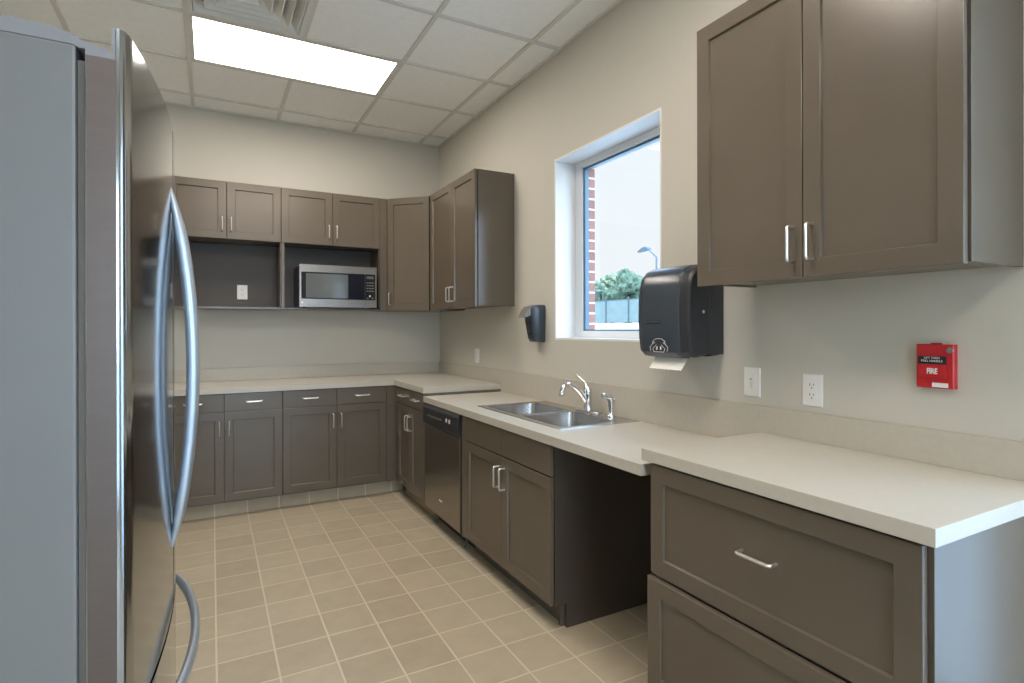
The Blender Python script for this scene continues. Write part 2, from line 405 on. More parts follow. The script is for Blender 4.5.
# ================================================================== BASE CABINETS, FAR RUN
TOE = 0.106
def base_two(label, x0, w, group='base cabinets under the far countertop'):
    t = thing('base_cabinet', label, 'cabinet', (x0, FY, 0), 0, group)
    carcass(t, w, YB-FY-0.002, TOE, ZT-CT-0.001, tilekick=True)
    g = 0.0015; h = w/2
    drawer(t, g, h-g, 0.747, 0.870, h/2, 0.811); drawer(t, h+g, w-g, 0.747, 0.870, h+h/2, 0.811)
    door(t, g, h-g, 0.118, 0.742, h-0.030, 0.628); door(t, h+g, w-g, 0.118, 0.742, h+0.030, 0.628)
    return t
base_two('taupe two-door base cabinet at the left end, mostly hidden behind the refrigerator', -1.082, 0.760)
base_two('taupe base cabinet with two drawers and two doors directly under the empty open cubby', -0.320, 0.7595)
t = base_two('taupe base cabinet with two drawers and two doors below the microwave', 0.4405, 0.769)
# corner filler between the two runs
t = thing('filler_panel', 'narrow taupe filler strip in the inner corner between the two base cabinet runs', 'panel', (1.211, FY, 0))
link('strip', B(0, FX-1.211+0.02, 0.004, 0.022, TOE, 0.872, bev=0.001), M['cab'], t)
link('toe_kick', B(0, 0.158, 0.085, 0.101, 0, TOE), M['floor'], t)
# right run corner cabinet (under the tall counter, up to dishwasher)
y_start = 4.345; w = y_start-3.672
t = thing('base_cabinet', 'taupe base cabinet in the right corner, left of the dishwasher', 'cabinet', (FX, y_start, 0), RZ)
carcass(t, w, XW-FX-0.002, TOE, ZT-CT-0.001, tilekick=True)
s0 = 0.035; h = (w-s0)/2
link('stile', slab(0, s0-0.0015, TOE, 0.870, 0.003), M['cab'], t)
drawer(t, s0+0.0015, s0+h-0.0015, 0.747, 0.870, s0+h/2, 0.811); drawer(t, s0+h+0.0015, s0+2*h-0.0015, 0.747, 0.870, s0+h*1.5, 0.811)
door(t, s0+0.0015, s0+h-0.0015, 0.118, 0.742, s0+h-0.030, 0.622); door(t, s0+h+0.0015, s0+2*h-0.0015, 0.118, 0.742, s0+h+0.030, 0.622)

# ------------------------------------------------------------------ dishwasher
dw_y = 3.662; w = 0.632
t = thing('dishwasher', 'stainless steel dishwasher with a black control panel below the low counter', 'dishwasher', (FX, dw_y, 0), RZ)
link('tub', B(0.008, w-0.012, 0.045, 0.56, 0.10, 0.808), M['black'], t)
link('door', slab(0.008, w-0.016, 0.108, 0.676, -0.004, 0.045, 0.004), M['steel'], t)
prof = [(-0.005, 0.678), (-0.013, 0.690), (-0.016, 0.735), (-0.014, 0.790), (-0.006, 0.812), (0.040, 0.812), (0.040, 0.678)]
cp = link('control_panel', prism(bmesh.new(), prof, 0.004, w-0.012, 'x', 0.002), M['black'], t)
for k in range(6): link('button', B(0.10+0.045*k, 0.128+0.045*k, -0.0175, -0.013, 0.738, 0.748, bev=0.0008), M['gasket'], cp)
for k in range(2): link('knob_mark', B(0.43+0.05*k, 0.447+0.05*k, -0.0180, -0.013, 0.742, 0.765, bev=0.0006), M['tbar'], cp)
link('logo_badge', B(0.285, 0.335, -0.0055, -0.003, 0.215, 0.224, bev=0.0008), M['white'], t)
link('side_strip', B(w-0.0155, w-0.004, 0.002, 0.030, 0.10, 0.80), M['black'], t)
link('kick_plate', B(0.01, w-0.01, 0.095, 0.105, 0.0, 0.104), M['black'], t)
for xx in (0.05, w-0.05): link('foot', lathe(bmesh.new(), [(0.016, 0), (0.016, 0.012), (0.007, 0.014), (0.007, 0.10)], (xx, 0.06, 0), 14), M['gasket'], t, True)

# ------------------------------------------------------------------ sink cabinet
sy = 3.018; w = sy-2.046
t = thing('base_cabinet', 'taupe two-door base cabinet under the sink, beside the open knee space', 'cabinet', (FX, sy, 0), RZ)
zt = ZS-CT-0.001
p = 0.018; dp = XW-FX-0.002
link('body', boxes([(0, 0.046, 0.0, 0.02, TOE, 0.812), (0, p, 0.021, dp, TOE, zt), (p, w-p-0.001, 0.021, dp-p, TOE, TOE+p), (p, w-p-0.001, dp-p, dp, TOE, zt), (p, w-p-0.001, 0.021, 0.04, TOE+p, 0.66)], 0.001), M['cab'], t)
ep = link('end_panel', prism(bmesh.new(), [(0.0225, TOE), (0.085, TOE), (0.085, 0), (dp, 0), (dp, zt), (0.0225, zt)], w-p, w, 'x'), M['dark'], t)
link('bracket', B(w-0.0015-p-0.018, w-p-0.0005, 0.066, 0.0845, 0.004, 0.100, bev=0.001), M['toe'], t)
link('toe_kick', B(0, w-p-0.001, 0.086, 0.10, 0, TOE), M['toe'], t)
s0 = 0.048; e = w-0.004; mid = 0.510
link('false_front', slab(s0, mid-0.0006, 0.678, 0.8155, 0.0), M['cab'], t)
link('false_front', slab(mid+0.0006, e, 0.678, 0.8155, 0.0), M['cab'], t)
door(t, s0, mid-0.0015, 0.112, 0.672, mid-0.030, 0.565)
door(t, mid+0.0015, e, 0.112, 0.672, mid+0.030, 0.565)

# ------------------------------------------------------------------ right near drawer cabinet
ry = 1.424; w = ry-0.600
t = thing('base_cabinet', 'wide taupe two-drawer base cabinet at the near right with its lower drawer slightly open', 'cabinet', (FX, ry, 0), RZ)
carcass(t, w, XW-FX-0.002, TOE, ZT-CT-0.001, y0=0.026)
drawer(t, 0.004, w-0.010, 0.505, 0.868, 0.424, 0.706, True)
drawer(t, 0.002, w-0.010, 0.118, 0.497, w/2-0.01, 0.31, True, y=-0.014)

# ================================================================== COUNTERTOPS
def slabtop(name, label, boxes_, z, bs, ends=()):
    bm = bmesh.new()
    for b in boxes_: box(bm, b[0], b[1], b[2], b[3], z-CT, z)
    return bm
t = thing('countertop', 'L-shaped greige laminate countertop along the far wall and into the corner', 'countertop', (XL, EY, 0))
bm = bmesh.new()
L = [(XL+0.001, EY), (EX, EY), (EX, 3.675), (XW-0.001, 3.675), (XW-0.001, YB-0.001), (XL+0.001, YB-0.001)]
prism(bm, [(x-XL, y-EY) for x, y in L], ZT-CT, ZT, 'z', 0.0015)
link('slab', bm, M['counter'], t)
BH, BT = 0.103, 0.019
link('backsplash', boxes([(0.001, XW-XL-0.001, YB-EY-BT-0.001, YB-EY-0.001, ZT+0.0005, ZT+BH), (XW-XL-BT-0.001, XW-XL-0.001, 3.675-EY, YB-EY-BT-0.001, ZT+0.0005, ZT+BH)], 0.001), M['splash'], t)

SX0, SX1, SY0, SY1 = 1.393, 1.864, 2.142, 3.037       # sink outer rim
t = thing('countertop', 'lower greige laminate countertop holding the sink, spanning the open knee space', 'countertop', (EX, 1.459, 0))
m_ = 0.02
bm = bmesh.new()
X0, X1, Y0, Y1 = 0, XW-0.001-EX, 0, 3.6735-1.459
hx0, hx1, hy0, hy1 = SX0+m_-EX, SX1-m_-EX, SY0+m_-1.459, SY1-m_-1.459
def frame_slab(bm, X0, X1, Y0, Y1, a, b, c, d, z0, z1):
    o = [(X0, Y0), (X1, Y0), (X1, Y1), (X0, Y1)]; i = [(a, c), (b, c), (b, d), (a, d)]
    R = lambda pts, z: [bm.verts.new((x, y, z)) for x, y in pts]
    o0, o1, i0, i1 = R(o, z0), R(o, z1), R(i, z0), R(i, z1)
    for k in range(4):
        n = (k+1) % 4
        bm.faces.new((o0[k], o0[n], o1[n], o1[k])); bm.faces.new((i0[k], i0[n], i1[n], i1[k]))
        bm.faces.new((o1[k], o1[n], i1[n], i1[k])); bm.faces.new((o0[k], o0[n], i0[n], i0[k]))
frame_slab(bm, X0, X1, Y0, Y1, hx0, hx1, hy0, hy1, ZS-CT, ZS)
link('slab', bm, M['counter'], t)
link('backsplash', B(X1-BT, X1, 0, Y1, ZS+0.0005, ZT+BH), M['splash'], t)

t = thing('countertop', 'raised greige laminate countertop at the near right over the two-drawer cabinet', 'countertop', (EX, 0.583, 0))
link('slab', B(0, XW-0.001-EX, 0, 1.457-0.583, ZT-CT, ZT, bev=0.0012), M['counter'], t)
link('backsplash', B(XW-0.001-EX-BT, XW-0.001-EX, 0, 1.4588-0.583, ZT+0.0005, ZT+BH), M['splash'], t)

# ------------------------------------------------------------------ sink
t = thing('kitchen_sink', 'stainless steel double-bowl sink set into the low countertop', 'sink', (SX0, SY0, ZS))
W, D = SX1-SX0, SY1-SY0
def bowl_ring(x0, x1, y0, y1, r, z): return [(a, b, z) for a, b in rrect(x0, x1, y0, y1, r, 5)]
bowls = [(0.030, 0.366, 0.035, 0.430), (0.030, 0.366, 0.462, 0.860)]
bm = bmesh.new()
# rim plate: grid of rectangles around bowls
rz = 0.004
xs = [0, 0.030, 0.366, W]; ys = [0, 0.035, 0.430, 0.462, 0.860, D]
for i in range(3):
    for j in range(5):
        if i == 1 and j in (1, 3): continue
        bm.faces.new([bm.verts.new((xs[i+a], ys[j+b], rz)) for a, b in ((0, 0), (1, 0), (1, 1), (0, 1))])
bmesh.ops.remove_doubles(bm, verts=bm.verts[:], dist=1e-6)
ee = [e for e in bm.edges if e.is_boundary and all(min(v.co.x, v.co.y, W-v.co.x, D-v.co.y) < 1e-5 for v in e.verts)]
r = bmesh.ops.extrude_edge_only(bm, edges=ee)
for v in [v for v in r['geom'] if isinstance(v, bmesh.types.BMVert)]:
    v.co.z = 0.0005; v.co.x += (-0.004 if v.co.x < W/2 else 0.004); v.co.y += (-0.004 if v.co.y < D/2 else 0.004)
link('rim', bm, M['sink'], t)
for b in bowls:
    x0, x1, y0, y1 = b; bm = bmesh.new()
    R = [bowl_ring(x0-0.002, x1+0.002, y0-0.002, y1+0.002, 0.030, rz-0.0006), bowl_ring(x0+0.002, x1-0.002, y0+0.002, y1-0.002, 0.036, rz-0.003), bowl_ring(x0+0.008, x1-0.008, y0+0.008, y1-0.008, 0.045, -0.12),
         bowl_ring(x0+0.016, x1-0.016, y0+0.016, y1-0.016, 0.045, -0.148), bowl_ring(x0+0.045, x1-0.045, y0+0.045, y1-0.045, 0.04, -0.158)]
    loft(bm, R, cap=False); bm.faces.new([bm.verts.new(p) for p in R[-1]])
    bmesh.ops.remove_doubles(bm, verts=bm.verts[:], dist=1e-6)
    # corner fillers between square rim cutout and rounded bowl
    o = link('bowl', bm, M['sink'], t, True)
    cbm = bmesh.new()
    rr = rrect(x0-0.002, x1+0.002, y0-0.002, y1+0.002, 0.030, 5)
    cors = [(x1+0.001, y1+0.001), (x0-0.001, y1+0.001), (x0-0.001, y0-0.001), (x1+0.001, y0-0.001)]
    for q in range(4):
        seg = rr[q*6:(q+1)*6]
        vs = [cbm.verts.new((px, py, rz-0.0003)) for px, py in seg]; cv = cbm.verts.new((*cors[q], rz-0.0003))
        for k in range(5): cbm.faces.new((cv, vs[k], vs[k+1]))
        link('rim_corner', cbm, M['sink'], t); cbm = bmesh.new()
    cbm.free()
    link('drain', lathe(bmesh.new(), [(0.001, -0.1550), (0.020, -0.1552), (0.040, -0.1545), (0.043, -0.1575), (0.03, -0.160)], ((x0+x1)/2, (y0+y1)/2, 0), 24), M['chrome'], o, True)
link('hole_cover', lathe(bmesh.new(), [(0.016, 0.0043), (0.016, 0.0062), (0.012, 0.0072), (0.001, 0.0074)], (1.832-SX0, 2.385-SY0, 0), 20), M['chrome'], t, True)

# faucet
FXc, FYc, zz = 1.822, 2.515, ZS+rz+0.0006
t = thing('faucet', 'chrome single-lever kitchen faucet at the back of the sink', 'faucet', (FXc, FYc, zz))
link('base_plate', prism(bmesh.new(), rrect(-0.024, 0.024, -0.10, 0.10, 0.023, 6), 0, 0.009, 'z', 0.003), M['chrome'], t, True)
link('body', lathe(bmesh.new(), [(0.026, 0.0095), (0.025, 0.02), (0.022, 0.05), (0.022, 0.085), (0.024, 0.095), (0.024, 0.118), (0.020, 0.135), (0.010, 0.144), (0.001, 0.146)], (0, 0, 0), 28), M['chrome'], t, True)
sp = [(0.0, 0, 0.045), (-0.03, 0, 0.085), (-0.07, 0.0, 0.128), (-0.105, 0, 0.152), (-0.135, 0, 0.158), (-0.158, 0, 0.148), (-0.170, 0, 0.122)]
sp = roundpath(sp, 0.03, 3)
link('spout', tube(bmesh.new(), sp, [0.0135]*len(sp), 14), M['chrome'], t, True)
link('aerator', lathe(bmesh.new(), [(0.0145, -0.026), (0.0155, -0.022), (0.0155, -0.004), (0.013, 0.0)], (-0.172, 0, 0.123), 18), M['chrome'], t, True)
lv = [(-0.004, 0.004, 0.135), (0.006, 0.022, 0.155), (-0.012, 0.052, 0.180), (-0.022, 0.078, 0.202)]
link('lever', tube(bmesh.new(), roundpath(lv, 0.02, 4), [0.011, 0.010, 0.009, 0.008, 0.0075, 0.007, 0.0065, 0.006, 0.006, 0.006, 0.006, 0.006, 0.007, 0.008][:len(roundpath(lv, 0.02, 4))], 12), M['chrome'], t, True)
t = thing('side_sprayer', 'small chrome pull-out side sprayer standing right of the faucet', 'sprayer', (1.825, 2.315, zz))
link('base', lathe(bmesh.new(), [(0.022, 0), (0.022, 0.006), (0.016, 0.014), (0.015, 0.022)], (0, 0, 0), 22), M['chrome'], t, True)
link('wand', tube(bmesh.new(), [(0, 0, 0.022), (0, 0, 0.05), (-0.001, 0, 0.078), (-0.008, 0, 0.10)], [0.0115, 0.0135, 0.016, 0.017], 16), M['chrome'], t, True)
link('spray_head', tube(bmesh.new(), [(0.006, 0, 0.088), (-0.014, 0, 0.108), (-0.040, 0, 0.116), (-0.056, 0, 0.110)], [0.014, 0.017, 0.0145, 0.013], 16), M['chrome'], t, True)
link('trigger', tube(bmesh.new(), [(0.016, 0, 0.100), (0.026, 0, 0.085), (0.024, 0, 0.060)], [0.004, 0.005, 0.004], 10), M['chrome'], t, True)

# ================================================================== WALL CABINETS
def wall_short(label, x0, w, hidden=False):
    """two short doors above an open cubby; stands at far wall"""
    t = thing('wall_cabinet', label, 'cabinet', (x0, UY, 0), 0, 'wall cabinets with an open cubby on the far wall')
    p = 0.018; d = UD-0.001; zs = 2.003
    link('body', boxes([(0, p+0.005, 0.0, d, UB, zs-0.002), (0, p, 0.021, d, zs, UT), (w-p, w, 0.021, d, zs, UT), (p, w-p, 0.021, d, zs+0.001, zs+p), (p, w-p, 0.021, d, UT-p, UT),
        (w-0.008, w, 0.021, d, UB, zs-0.002), (p, w-p, d-p, d, zs+p, UT-p), (p+0.005, w-0.008, d-0.012, d, UB+0.014, zs-0.001)], 0.0008), M['cab'], t)
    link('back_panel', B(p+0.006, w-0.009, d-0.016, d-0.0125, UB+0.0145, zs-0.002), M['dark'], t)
    link('shelf', B(p+0.0055, w-0.0085, 0.004, d-0.0005, UB, UB+0.0135), M['cab'], t)
    h = w/2; g = 0.0015
    door(t, g, h-g, zs-0.001, UT, h-0.030, zs+0.106); door(t, h+g, w-g, zs-0.001, UT, h+0.030, zs+0.106)
    return t
wall_short('taupe wall cabinet over an empty open cubby, left of the microwave cabinet', -0.294, 0.757)
wall_short('taupe wall cabinet holding the microwave in its open cubby', 0.4635, 0.777)
# filler stile right of the microwave cabinet
t = thing('filler_panel', 'narrow tall taupe stile between microwave cabinet and angled corner cabinet', 'panel', (1.241, UY, 0))
link('strip', B(0, 0.058, 0.001, UD-0.001, UB, UT, bev=0.001), M['cab'], t)
# diagonal corner cabinet
ax, ay = 1.300, UY; bx_, by_ = UX, 4.388
t = thing('wall_cabinet', 'tall taupe single-door wall cabinet set diagonally across the far corner', 'cabinet', (ax, ay, 0))
cx = XW-0.001-ax; cy = YB-0.001-ay; dx, dy = bx_-ax, by_-ay
Ld = math.hypot(dx, dy); ang = math.atan2(dy, dx)
nx, ny_ = -math.sin(ang)*0.021, math.cos(ang)*0.021
poly = [(0.0, 0.021), (nx+0.004, ny_+0.004), (dx+nx-0.002, dy+ny_+0.002), (dx+0.021, dy+0.001), (cx, dy+0.001), (cx, cy), (0, cy)]
poly = [(0.0, 0.03), (nx, ny_), (dx+nx, dy+ny_), (cx, dy+ny_), (cx, cy), (0, cy)]
link('body', prism(bmesh.new(), poly, UB, UT, 'z'), M['cab'], t)
bm = shaker(0.003, Ld-0.010, UB-0.002, UT, 0.055)
mt = Matrix.Rotation(ang, 4, 'Z'); bmesh.ops.transform(bm, matrix=mt, verts=bm.verts[:])
d = link('door', bm, M['cab'], t)
bm = tube(bmesh.new(), roundpath([(0.032, 0, 1.528), (0.032, -PP, 1.528), (0.032, -PP, 1.632), (0.032, 0, 1.632)], 0.010), PR, 10)
bmesh.ops.transform(bm, matrix=mt, verts=bm.verts[:]); link('handle', bm, M['nickel'], d, smooth=True)
def wall_tall(label, ys, w, z0=UB, z1=UT, split=None):
    t = thing('wall_cabinet', label, 'cabinet', (UX, ys, 0), RZ)
    p = 0.018; d = UD-0.001
    link('body', boxes([(0, p, 0.024, d, z0+0.004, z1), (w-p, w, 0.024, d, z0+0.004, z1), (p, w-p, 0.024, d, z0+0.010, z0+0.010+p), (p, w-p, 0.024, d, z1-p, z1), (p, w-p, d-p, d, z0+0.012+p, z1-p), (p, w-p, 0.024, 0.042, z0+0.012+p, z1-p)], 0.0008), M['cab'], t)
    h = split or w/2; g = 0.0015
    door(t, g, h-g, z0-0.002, z1+0.001, h-0.031, z0+0.104); door(t, h+g, w-0.006, z0-0.002, z1+0.001, h+0.031, z0+0.104)
    return t
wall_tall('taupe two-door wall cabinet on the right wall between corner and window', 4.386, 4.386-3.488, split=4.386-3.925)
t = wall_tall('large taupe two-door wall cabinet at the near right above the raised counter', 1.502, 1.502-0.657, z0=1.479)
# handle placement for near cabinet is symmetric about the split (set in wall_tall)

# ================================================================== MICROWAVE
mx0, mw, my = 0.590, 0.608, UY-0.048
t = thing('microwave_oven', 'stainless steel microwave with black keypad in the open wall cubby', 'microwave', (mx0, my, UB+0.0135))
mh = 0.342
link('body', B(0.003, mw-0.003, 0.022, 0.340, 0.012, mh-0.004, bev=0.003), M['black'], t)
dwid = 0.492
# door with window opening
bm = bmesh.new()
def ring_front(bm, x0, x1, z0, z1, a, b, c, d, y0, y1):
    o = [(x0, z0), (x1, z0), (x1, z1), (x0, z1)]; i = [(a, c), (b, c), (b, d), (a, d)]
    R = lambda pts, y: [bm.verts.new((x, y, z)) for x, z in pts]
    o0, o1, i0, i1 = R(o, y1), R(o, y0), R(i, y1), R(i, y0)
    for k in range(4):
        n = (k+1) % 4
        for q in ((o0[k], o0[n], o1[n], o1[k]), (i0[k], i0[n], i1[n], i1[k]), (o1[k], o1[n], i1[n], i1[k]), (o0[k], o0[n], i0[n], i0[k])): bm.faces.new(q)
ring_front(bm, 0, mw-0.096, 0.006, mh, 0.014, mw-0.097, 0.070, 0.283, 0.0, 0.021)
dr = link('door', bm, M['steel'], t)
link('door_glass', B(0.0145, mw-0.0975, 0.003, 0.018, 0.0705, 0.2825), M['blackglass'], dr)
link('viewing_window', B(0.048, 0.375, 0.0018, 0.0028, 0.080, 0.272), M['oven_glass'], dr)
bm = bmesh.new(); ring_front(bm, mw-0.0945, mw, 0.006, mh, mw-0.0940, mw-0.012, 0.070, 0.283, 0.0, 0.021)
cpn = link('control_panel', bm, M['steel'], t)
link('keypad', B(mw-0.0938, mw-0.0122, 0.002, 0.018, 0.0702, 0.2828), M['blackglass'], cpn)
link('display', B(mw-0.082, mw-0.026, 0.0012, 0.0018, 0.245, 0.266), M['oven_glass'], cpn)
for rr_ in range(4):
    for cc in range(3): link('button', B(mw-0.083+0.021*cc, mw-0.069+0.021*cc, 0.0012, 0.0018, 0.140+0.023*rr_, 0.147+0.023*rr_), M['gasket'], cpn)
link('start_button', lathe(bmesh.new(), [(0.007, 0.0012), (0.007, 0.002)], (mw-0.056, 0, 0.103), 14, 'y'), M['white'], cpn)
for cc in (0, 1): link('button', B(mw-0.083+0.040*cc, mw-0.066+0.040*cc, 0.0012, 0.0018, 0.082, 0.089), M['gasket'], cpn)
link('logo_badge', lathe(bmesh.new(), [(0.006, -0.0008), (0.006, 0.002)], (0.020, 0, 0.040), 16, 'y'), M['white'], t)
for xx in (0.04, mw-0.04):
    for yy in (0.05, 0.30): link('foot', lathe(bmesh.new(), [(0.012, 0), (0.012, 0.0118)], (xx, yy, 0), 12), M['black'], t)

# ================================================================== OUTLETS
def outlet(label, kind, loc, rz, w=0.076, h=0.116):
    t = thing('power_outlet', label, 'outlet', loc, rz)
    link('plate', panel(bmesh.new(), -w/2, w/2, -h/2, h/2, [(0, -0.0002), (0, -0.003), (0.003, -0.006)]), M['white'], t)
    if kind == 'duplex':
        link('receptacle', B(-0.0165, 0.0165, -0.0085, -0.0055, -0.034, 0.034, bev=0.001), M['white'], t)
        bm = bmesh.new()
        for s in (-0.019, 0.017):
            box(bm, -0.0085, -0.0060, -0.0088, -0.007, s-0.001, s+0.008); box(bm, 0.0055, 0.008, -0.0088, -0.007, s, s+0.007)
            lathe(bm, [(0.0026, -0.0088), (0.0026, -0.007)], (0, 0, s-0.008), 10, 'y')
        link('socket_slots', bm, M['slot'], t)
    elif kind == 'switch':
        link('receptacle', B(-0.0165, 0.0165, -0.0085, -0.0055, -0.034, 0.034, bev=0.001), M['white'], t)
        link('rocker', B(-0.006, 0.006, -0.0115, -0.0088, -0.022, 0.004, bev=0.0015), M['tbar'], t)
        link('indicator', B(-0.006, 0.005, -0.0092, -0.0084, 0.010, 0.0135), M['slot'], t)
    return t
outlet('white wall plate with slider below the paper towel dispenser', 'switch', (XW, 1.5035, 1.1065), RZ)
outlet('white duplex outlet between the slider plate and the fire alarm', 'duplex', (XW, 1.2485, 1.0975), RZ)
outlet('small white outlet above the corner backsplash, under the right wall cabinet', 'duplex', (XW, 4.126, 1.104), RZ)
outlet('white outlet on the dark back panel of the empty cubby', 'duplex', (0.201, YB-0.0172, 1.621), 0)

# ================================================================== FIRE ALARM
t = thing('fire_alarm', 'red fire alarm pull station on the wall above the near right counter', 'fire alarm', (XW, 0.8565, 1.207), RZ)
w, h, dpt = 0.098, 0.130, 0.022
bm = panel(bmesh.new(), -w/2, w/2, -h/2, h/2, [(0, -0.0003), (0, -dpt+0.003), (0.003, -dpt)])
link('housing', bm, M['red'], t)
link('top_tab', B(-0.012, 0.012, -0.016, -0.006, h/2+0.0003, h/2+0.004), M['redd'], t)
hd = link('pull_handle', B(-0.040, 0.031, -dpt-0.0045, -dpt-0.0003, -0.030, 0.006, bev=0.001), M['red'], t)
bp_ = link('instruction_panel', B(-0.042, 0.031, -dpt-0.003, -dpt-0.0003, 0.0068, 0.030, bev=0.0005), M['black'], t)
RX = Matrix.Rotation(PI/2, 4, 'X')
text_mesh('lettering', 'LIFT THEN\nPULL HANDLE', 0.0088, M['white'], bp_, Matrix.Translation((-0.0055, -dpt-0.0034, 0.0200)) @ RX)
text_mesh('lettering', 'FIRE', 0.0225, M['white'], hd, Matrix.Translation((-0.0045, -dpt-0.0050, -0.0150)) @ RX @ Matrix.Diagonal((0.68, 1, 1, 1)), bold=0.0008)
link('slot_line', boxes([(-0.044, 0.034, -dpt-0.0008, -dpt-0.0002, -0.0395, -0.037), (-0.022, -0.004, -dpt-0.0010, -dpt-0.0002, -0.048, -0.045)]), M['redd'], t)
link('tag', B(-0.006, 0.035, -dpt-0.0014, -dpt-0.0002, -0.0615, -0.0485), M['white'], t)
link('key_lock', lathe(bmesh.new(), [(0.0085, -dpt-0.005), (0.0085, -dpt-0.0003)], (0.0405, 0, 0.048), 18, 'y'), M['chrome'], t, True)

# ================================================================== PAPER TOWEL DISPENSER
py, pw, pz0, pz1 = 1.640, 0.300, 1.200, 1.588
t = thing('paper_towel_dispenser', 'dark smoky paper towel dispenser on the wall right of the window', 'dispenser', (XW, py, pz0))
ph = pz1-pz0; pd = 0.212
# profile in (x, z) local, x negative toward the room
def disp_profile(d, zt, zb, back=0.0):
    pts = [(-back, zb+0.012), (-back, zt-0.002)]
    pts += [(-0.095*d/pd, zt), (-0.135*d/pd, zt-0.004), (-0.168*d/pd, zt-0.018), (-0.192*d/pd, zt-0.045), (-0.204*d/pd, zt-0.085), (-0.209*d/pd, zt-0.14),
            (-0.210*d/pd, zt-0.22), (-0.206*d/pd, zt-0.30), (-0.198*d/pd, zb+0.022), (-0.182*d/pd, zb+0.006), (-0.150*d/pd, zb)]
    return pts
bm = bmesh.new()
ss = [(0.0, 0.955, 0.010), (0.008, 0.985, 0.003), (0.020, 1.0, 0.0), (0.280, 1.0, 0.0), (0.292, 0.985, 0.003), (0.300, 0.955, 0.010)]
def dring(y, k, ins, back=0.0, base=None):
    return [(x*k, y, z) for x, z in disp_profile(pd, ph-ins, ins, back)]
# back housing
hb = bmesh.new()
prism(hb, [(-0.0005, 0.012), (-0.0005, ph-0.004), (-0.085, ph-0.002), (-0.085, 0.004)], 0.004, 0.296, 'y', 0.004)
link('back_housing', hb, M['disp2'], t, True)
# cover: side shell
loft(bm, [[(x if x < -0.08 else -0.086, y, z) for x, y, z in dring(y, k, i)] for y, k, i in ss])
link('side_shell', bm, M['disp2'], t, True)
# front translucent cover wraps outer curve, inset from the sides
bm = bmesh.new()
fr_ = disp_profile(pd, ph, 0)[2:]
outer = []
for y, k, off in ((0.046, 0.985, -0.0005), (0.052, 1.0, 0.0045), (0.080, 1.0, 0.0065), (0.255, 1.0, 0.0065), (0.278, 1.0, 0.0045), (0.284, 0.985, -0.0005)):
    row = []
    for q, (x, z) in enumerate(fr_):
        a = Vector(fr_[max(q-1, 0)]); b = Vector(fr_[min(q+1, len(fr_)-1)]); tn = (b-a).normalized(); nn = Vector((tn.y, -tn.x))
        if nn.x > 0 and abs(nn.x) > abs(nn.y): nn = -nn
        if q < 3 and nn.y < 0: nn = -nn
        # cover side edge leans inward toward the bottom
        yy = y + (0.004*math.sin(q*0.3) if y < 0.1 else 0)
        row.append((x+nn.x*off, yy, z+nn.y*off))
    outer.append(row)
R = [[bm.verts.new(p) for p in r] for r in outer]
for r, s in zip(R, R[1:]):
    for k in range(len(r)-1): bm.faces.new((r[k], r[k+1], s[k+1], s[k]))
link('front_cover', bm, M['disp'], t, True)
zl = 1.352-pz0
lens = link('sight_window', B(-0.2185, -0.214, 0.150, 0.232, zl-0.009, zl+0.011, bev=0.002), M['slot'], t)
link('bar', B(-0.2215, -0.2190, 0.154, 0.226, zl-0.006, zl+0.0015, bev=0.001), M['disp'], lens)
link('lock', lathe(bmesh.new(), [(0.007, -0.003), (0.007, 0.006)], (-0.128, 0, 0.190), 16, 'y'), M['chrome'], t, True)
link('side_seam', B(-0.1005, -0.0985, -0.0008, 0.004, 0.012, ph-0.02), M['slot'], t)
link('top_latch', B(-0.07, -0.055, 0.080, 0.098, ph-0.003, ph+0.006, bev=0.001), M['slot'], t)

def stroke(pts, r=0.0007, cyc=False):
    bm_ = bmesh.new(); tube(bm_, [(-0.2175, a, b) for a, b in pts], r, 6); return bm_
ec, ez = 0.158, 1.248-pz0
em = bmesh.new()
def addst(pts):
    P = [(-0.2168, ec-a*1.85, ez+b*1.5) for a, b in pts]
    tube(em, P, 0.0010, 6)
addst([(-0.026, -0.016), (-0.028, -0.004), (-0.020, 0.004), (-0.019, 0.012), (-0.010, 0.019), (0.0, 0.020), (0.010, 0.019), (0.019, 0.012), (0.020, 0.004), (0.028, -0.004), (0.026, -0.016)])
addst([(-0.016, -0.018), (-0.019, -0.008), (-0.012, -0.003), (-0.008, 0.002)])
addst([(0.016, -0.018), (0.019, -0.008), (0.012, -0.003), (0.008, 0.002)])
addst([(-0.016, -0.018), (0.016, -0.018)])
addst([(-0.019, 0.012), (-0.013, 0.008), (-0.020, 0.004)])
addst([(0.019, 0.012), (0.013, 0.008), (0.020, 0.004)])
for s in (-1, 1):
    for k in range(3): addst([(s*(0.0045+0.0012*k), -0.002-0.001*k), (s*(0.005+0.0012*k), -0.012)])
link('emblem', em, M['white'], t)
# hanging sheet
bm = bmesh.new()
NY, NZ = 16, 5
g = [[None]*(NZ+1) for _ in range(NY+1)]
for side in (0, 1):
    pass
rows = []
for k in range(NZ+1):
    tt = k/NZ; z = 0.002-0.056*tt; x = -0.150-0.032*tt-0.010*tt*tt
    if k == NZ: rows.append([(x, 0.058+0.185*q/NY+0.012*0, z+(0.0015 if q % 2 else -0.0015)) for q in range(NY+1)])
    else: rows.append([(x, 0.058+0.185*q/NY, z) for q in range(NY+1)])
V = [[bm.verts.new(p) for p in r] for r in rows]
for r, s in zip(V, V[1:]):
    for k in range(NY): bm.faces.new((r[k], r[k+1], s[k+1], s[k]))
sheet = link('paper_sheet', bm, M['paper'], t)
sm = sheet.modifiers.new('thickness', 'SOLIDIFY'); sm.thickness = 0.0006

for ch in t.children_recursive:
    ch.data.transform(Matrix.Scale(1.035, 4, (0, 1, 0)))
